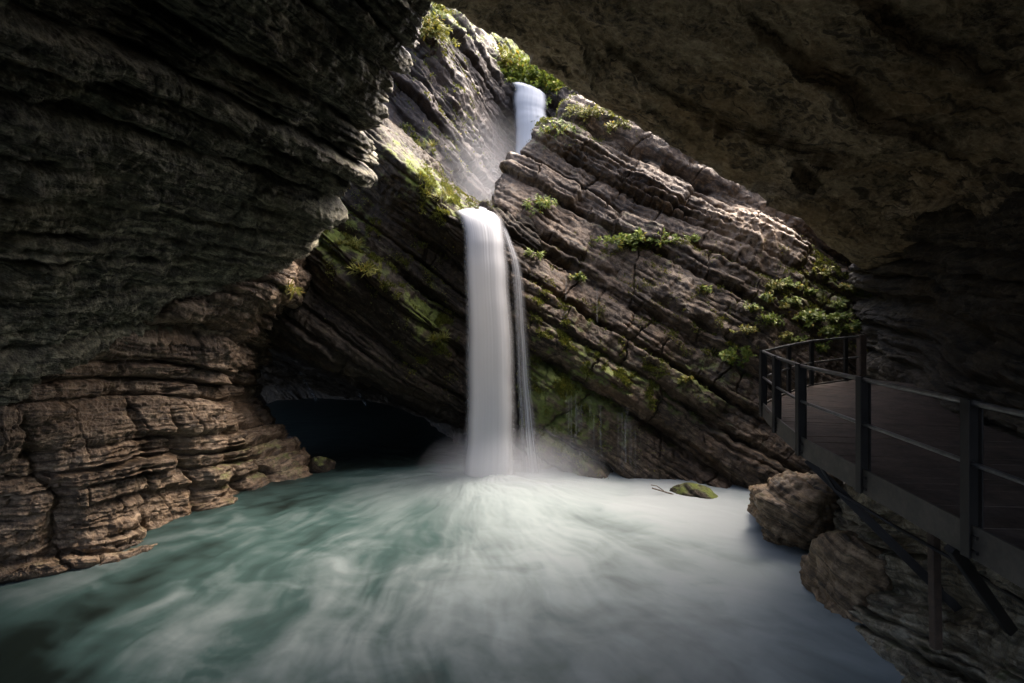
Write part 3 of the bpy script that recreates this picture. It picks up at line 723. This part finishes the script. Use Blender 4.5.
def plant(key, px, py, size, n, label, group, mat=None, name='plant', cat='plant', ll=0.13, narrow=False, pos=None, nor=None, stems=True):
    if pos is None: pos, nor = place(key, px, py)
    pos = np.array(pos); g = unit(np.array(nor) * 0.8 + np.array([0, -0.1, 0.9])).astype(float)
    r_ = np.random.default_rng(int(px * 7 + py * 13))
    sx, sy, sz = [x * 1.25 for x in size]; n = int(n * 1.35)
    t = empty(name, tuple(pos)); tag(t, label, cat, group)
    ns = max(4, n // 14); st = r_.normal(size=(ns, 3)) * np.array([sx, sy * 0.6, 0.12 * sz]) * 0.55
    d = r_.normal(size=(ns, 3)) * 0.55 + g; d /= np.linalg.norm(d, axis=1)[:, None]
    hgt = sz * r_.uniform(0.5, 1.25, ns) * (1 - 0.35 * np.abs(st[:, 0]) / sx)
    k = r_.integers(0, ns, n); a = r_.uniform(0.25, 1, n) ** 0.7
    if narrow: a = r_.uniform(0, 0.3, n)
    cen = st[k] + d[k] * (hgt[k] * a)[:, None] + np.array([0, 0, -0.35])[None] * (a ** 2 * hgt[k] * 0.5)[:, None] + r_.normal(size=(n, 3)) * 0.035
    dr = r_.normal(size=(n, 3)) * (0.5 if narrow else 0.75) + d[k] * (1.2 if narrow else 0.35) + g * 0.15; dr /= np.linalg.norm(dr, axis=1)[:, None]
    ln = r_.uniform(0.6, 1.3, n) * (ll * 2.6 if narrow else ll); wd = ln * (0.05 if narrow else 0.3)
    v, f = leaves(cen, dr, np.tile(g, (n, 1)), ln, wd)
    tint = np.repeat(np.clip(r_.normal(0.5, 0.27, n) + 0.15 * (k % 3 - 1), 0, 1), 5)
    mesh_from('foliage', v, f, mat or M_leaf, {'tint': tint}, smooth=False, parent=t)
    if stems and not narrow:
        for q in range(min(ns, 8)):
            mb = MB(); p0 = Vector(st[q]) - Vector(g) * 0.12; p1 = Vector(st[q] + d[q] * hgt[q] * 0.5); p2 = Vector(st[q] + d[q] * hgt[q]) + Vector((0, 0, -0.15 * hgt[q]))
            mb.tube([p0, p1, p2], 0.008, 4)
            o = mb.build('stem', M_stem); o.parent = t
    return t
gE = 'leafy plants growing on the ledges of the right cliff'
plant('E', 640, 244, (0.95, 0.3, 0.34), 700, 'widest bushy green and yellow plant, in the middle of the brown cliff', gE, ll=0.15)
plant('E', 692, 238, (0.22, 0.15, 0.2), 110, 'small bright green plant just right of the widest bushy plant', gE)
plant('E', 543, 203, (0.5, 0.25, 0.35), 260, 'green plant on the cliff edge nearest the crest of the tall waterfall', gE)
plant('E', 537, 256, (0.24, 0.15, 0.25), 90, 'small dark green plant beside the tall waterfall, below its crest', gE)
plant('E', 580, 278, (0.28, 0.15, 0.2), 110, 'small sparse plant below and left of the widest bushy plant', gE)
plant('E', 736, 357, (0.5, 0.2, 0.26), 260, 'bright green broad plant left of the walkway corner post', gE, ll=0.16)
plant('E', 692, 378, (0.2, 0.12, 0.14), 70, 'small yellowish plant lowest on the right cliff ledges', gE, M_yel)
plant('E', 704, 287, (0.14, 0.1, 0.12), 40, 'tiny green tuft on bare slabs under the pale knobbly patch', gE)
plant('E', 770, 318, (0.32, 0.18, 0.24), 170, 'green plant straight above the walkway corner', gE)
plant('E', 812, 318, (0.5, 0.2, 0.3), 300, 'dense green plant behind the middle of the far railing', gE, ll=0.15)
plant('E', 852, 326, (0.4, 0.2, 0.36), 220, 'green plant behind the rust brown end post', gE)
plant('E', 824, 274, (0.36, 0.2, 0.3), 170, 'yellowish plant right of the pale knobbly patch, under the roof', gE, M_yel)
plant('E', 790, 288, (0.26, 0.15, 0.2), 110, 'small green plant at the lower corner of the pale knobbly patch', gE)
for px, py in ((752, 306), (764, 297), (782, 304), (796, 300), (784, 333), (800, 338), (824, 331), (838, 303), (846, 290), (832, 316), (812, 290), (776, 288), (858, 312), (818, 346), (744, 330)):
    plant('E', px, py, (random.uniform(.14, .26), 0.12, random.uniform(.10, .2)), random.randint(60, 130), 'small leafy plant in the dense patch of growth above the walkway, under the roof edge',
          'small plants in the dense patch above the walkway', random.choice((M_leaf, M_yel)))
gT = 'plants on top of the right cliff by the roof edge'
plant('E', 585, 118, (0.6, 0.3, 0.4), 300, 'yellow green plant on the very top of the right cliff', gT, M_yel)
plant('E', 556, 132, (0.45, 0.3, 0.3), 200, 'darker green plant on the cliff top right of the upper waterfall', gT)
plant('E', 615, 128, (0.3, 0.2, 0.35), 110, 'wispy plant furthest along the cliff top, touching the roof edge', gT, M_yel)
gB = 'shrubs at the top of the gorge'
plant('G', 0, 0, (1.8, 0.8, 2.2), 2200, 'largest green shrub straight above the upper waterfall', gB, ll=0.3, name='shrub', cat='shrub', pos=P(533, 92, 34.2), nor=(0, -.3, 1))
plant('G', 1, 0, (1.3, 0.7, 2.0), 1400, 'green shrub above and right of the upper waterfall', gB, ll=0.3, name='shrub', cat='shrub', pos=P(556, 104, 33.8), nor=(0, -.3, 1))
plant('G', 2, 0, (1.0, 0.6, 1.8), 900, 'shrub on the far rim left of the upper waterfall', gB, M_yel, ll=0.28, name='shrub', cat='shrub', pos=P(505, 78, 34.5), nor=(0, -.3, 1))
plant('G', 434, 40, (0.5, 0.4, 1.0), 450, 'yellow green shrub on the far left rim, half cut off by the roof', gB, M_yel, ll=0.26, name='shrub', cat='shrub')
gG = 'grass tufts on the cliff left of the waterfall'
def tuft(key, px, py, size, n, label, mat=None): plant(key, px, py, size, n, label, gG, mat or M_yel, 'grass_tuft', 'grass tuft', 0.12, True)
tuft('G', 412, 150, (1.0, 0.4, 0.4), 320, 'long grassy tuft on the far cliff ledge above the mossy ridge')
tuft('F', 345, 243, (0.5, 0.3, 0.3), 220, 'grass tuft on the mossy ledge beside the dark overhang')
tuft('F', 362, 272, (0.4, 0.25, 0.25), 160, 'grass tuft lower down the mossy ledge left of the waterfall')
tuft('F', 440, 200, (0.4, 0.25, 0.22), 140, 'grass tuft on the ridge left of the tall waterfall crest')
tuft('F', 436, 338, (0.3, 0.2, 0.25), 140, 'lowest grass tuft, on dark rock left of the falling water')
tuft('LW', 285, 292, (0.2, 0.15, 0.18), 80, 'grass tuft on the tip of the lit rock at left')

def moss_on(key, n, regions, label, seed, ll=0.07):
    p, nrm, q = ROCKS[key]; r_ = np.random.default_rng(seed); wgt = np.zeros(len(p))
    for (px, py, rx, ry, a) in regions: wgt += a * np.exp(-((q[:, 0] - px) / rx) ** 2 - ((q[:, 1] - py) / ry) ** 2)
    nz = fbm(p, 0.55, 3, off=seed)
    wgt *= np.clip(nrm[:, 2] + 0.35, 0, 1) * sstep(0.0, 0.35, nz) * (p[:, 1] < 30)
    i = r_.choice(len(p), n, p=wgt / wgt.sum())
    g = nrm[i] * 0.8 + np.array([0, 0, 0.5]) + r_.normal(size=(n, 3)) * 0.5; g /= np.linalg.norm(g, axis=1)[:, None]
    cen = p[i] + r_.normal(size=(n, 3)) * 0.02
    ln = r_.uniform(0.5, 1.4, n) * ll
    up = r_.normal(size=(n, 3)); up /= np.linalg.norm(up, axis=1)[:, None]
    v, f = leaves(cen, g, up, ln, ln * 0.28)
    o = mesh_from('moss', v, f, M_moss, {'tint': np.repeat(np.clip(r_.normal(0.45, 0.25, n) + nz[i] * 0.5, 0, 1), 5)}, smooth=False)
    tag(o, label, 'moss', kind='stuff')
moss_on('E', 42000, [(575,385,40,30,.6),(660,400,30,12,.5),(720,340,40,15,.35),(545,330,15,40,.5),(570,330,25,18,1.0),(600,360,25,14,1),(632,376,22,12,1.3),(560,410,45,45,.55),(690,300,60,25,.12),(820,290,50,30,.5),(575,120,45,14,.6),(640,250,50,12,.4),(850,310,30,25,.4)],
        'yellow green moss cushions on the wet lower right cliff', 61)
moss_on('F', 22000, [(345,245,30,22,1),(375,280,35,20,.8),(430,335,25,30,.8),(440,195,25,18,.8),(400,230,50,40,.25)], 'dark green moss on the cliff left of the waterfall', 62)
moss_on('G', 6000, [(415,150,25,16,1),(432,30,14,22,1),(450,100,40,50,.1)], 'pale moss on the far cliff ledges', 63, 0.12)

# ------------------------------------------------------------------ fine threads of water
gW = 'threads of water dripping down the mossy foot of the right cliff'
r_ = np.random.default_rng(77)
for k in range(22):
    px = r_.uniform(566, 640); y0 = 392 + (px - 566) * 0.42 + r_.uniform(-14, 14); y1 = min(476, y0 + r_.uniform(24, 60))
    Y = place('E', px, y0)[0][1] - 0.12; Y2 = min(Y, place('E', px, y1)[0][1] - 0.1); wpx = r_.uniform(0.35, 0.9)
    ys_ = [(y0, Y), ((y0 + y1) / 2, Y2 * .5 + Y * .5), (y1, Y2)]
    o = curtain('water_thread', [P(px - wpx, a, b) for a, b in ys_], [P(px + wpx, a, b) for a, b in ys_], 0, 14, 7, 100 + k, soft=0.5, dens=0.5, holes=0.9, sheets=1, bulge=0.3)
    tag(o, 'thin thread of water dripping down the mossy foot of the right cliff', 'water thread', gW)
for px, y0, y1, lb in ((597, 288, 322, 'longest lone thread of water high on the cliff, under the sparse plant'), (566, 276, 300, 'short lone thread of water high on the cliff nearest the waterfall')):
    Y = place('E', px, (y0 + y1) / 2)[0][1] - 0.25
    o = curtain('water_thread', [P(px - .7, y, Y) for y in (y0, (y0 + y1) / 2, y1)], [P(px + .7, y, Y) for y in (y0, (y0 + y1) / 2, y1)], 0, 14, 7, int(px), soft=0.5, dens=0.6, holes=0.8, sheets=1)
    tag(o, lb, 'water thread')
for pts, lb in (([(300, 372), (308, 386), (318, 402)], 'faint slanting trickle at the mouth of the black hollow, nearer the tan wall'), ([(356, 388), (362, 398), (368, 408)], 'faint slanting trickle at the mouth of the black hollow, nearer the tall waterfall')):
    L = []; R = []
    for (px, py_) in pts:
        Y = place('F', px, py_)[0][1] - 0.35; L.append(P(px - 2.2, py_, Y)); R.append(P(px + 2.2, py_, Y))
    o = curtain('trickle', L, R, 0, 40, 14, int(pts[0][0]), soft=0.5, dens=0.4, holes=1.0, sheets=1, bulge=0.1); tag(o, lb, 'trickle')

# ------------------------------------------------------------------ spray
def mist(name, c, rad, dens, label):
    import bmesh
    bm = bmesh.new(); bmesh.ops.create_icosphere(bm, subdivisions=3, radius=1.0)
    me = bpy.data.meshes.new(name); bm.to_mesh(me); bm.free()
    o = bpy.data.objects.new(name, me); COL.objects.link(o); o.location = c; o.scale = rad
    b = NB(name + ' volume'); tc = b.n('TexCoord').outputs['Object']
    ln = b.n('VectorMath', {'operation': 'LENGTH'}, **{}); b.t.links.new(tc, ln.inputs[0])
    fall = b.math('POWER', b.math('SUBTRACT', 1.0, ln.outputs['Value'], True), 1.5)
    pv = b.n('VolumePrincipled', None, Color=(0.92, 0.95, 1.0), Density=b.math('MULTIPLY', fall, dens), Anisotropy=0.2)
    b.t.links.new(pv.outputs[0], b.out.inputs['Volume']); me.materials.append(b.m)
    tag(o, label, 'mist', kind='stuff')
mist('mist', (BX + 0.8, 17.0, 0.1), (3.6, 1.9, 1.9), 0.9, 'soft white spray where the waterfall meets the pool')
mist('mist', P(486, 190, 26), (3.2, 4.0, 4.6), 0.065, 'faint haze of spray in the gorge behind the crest')
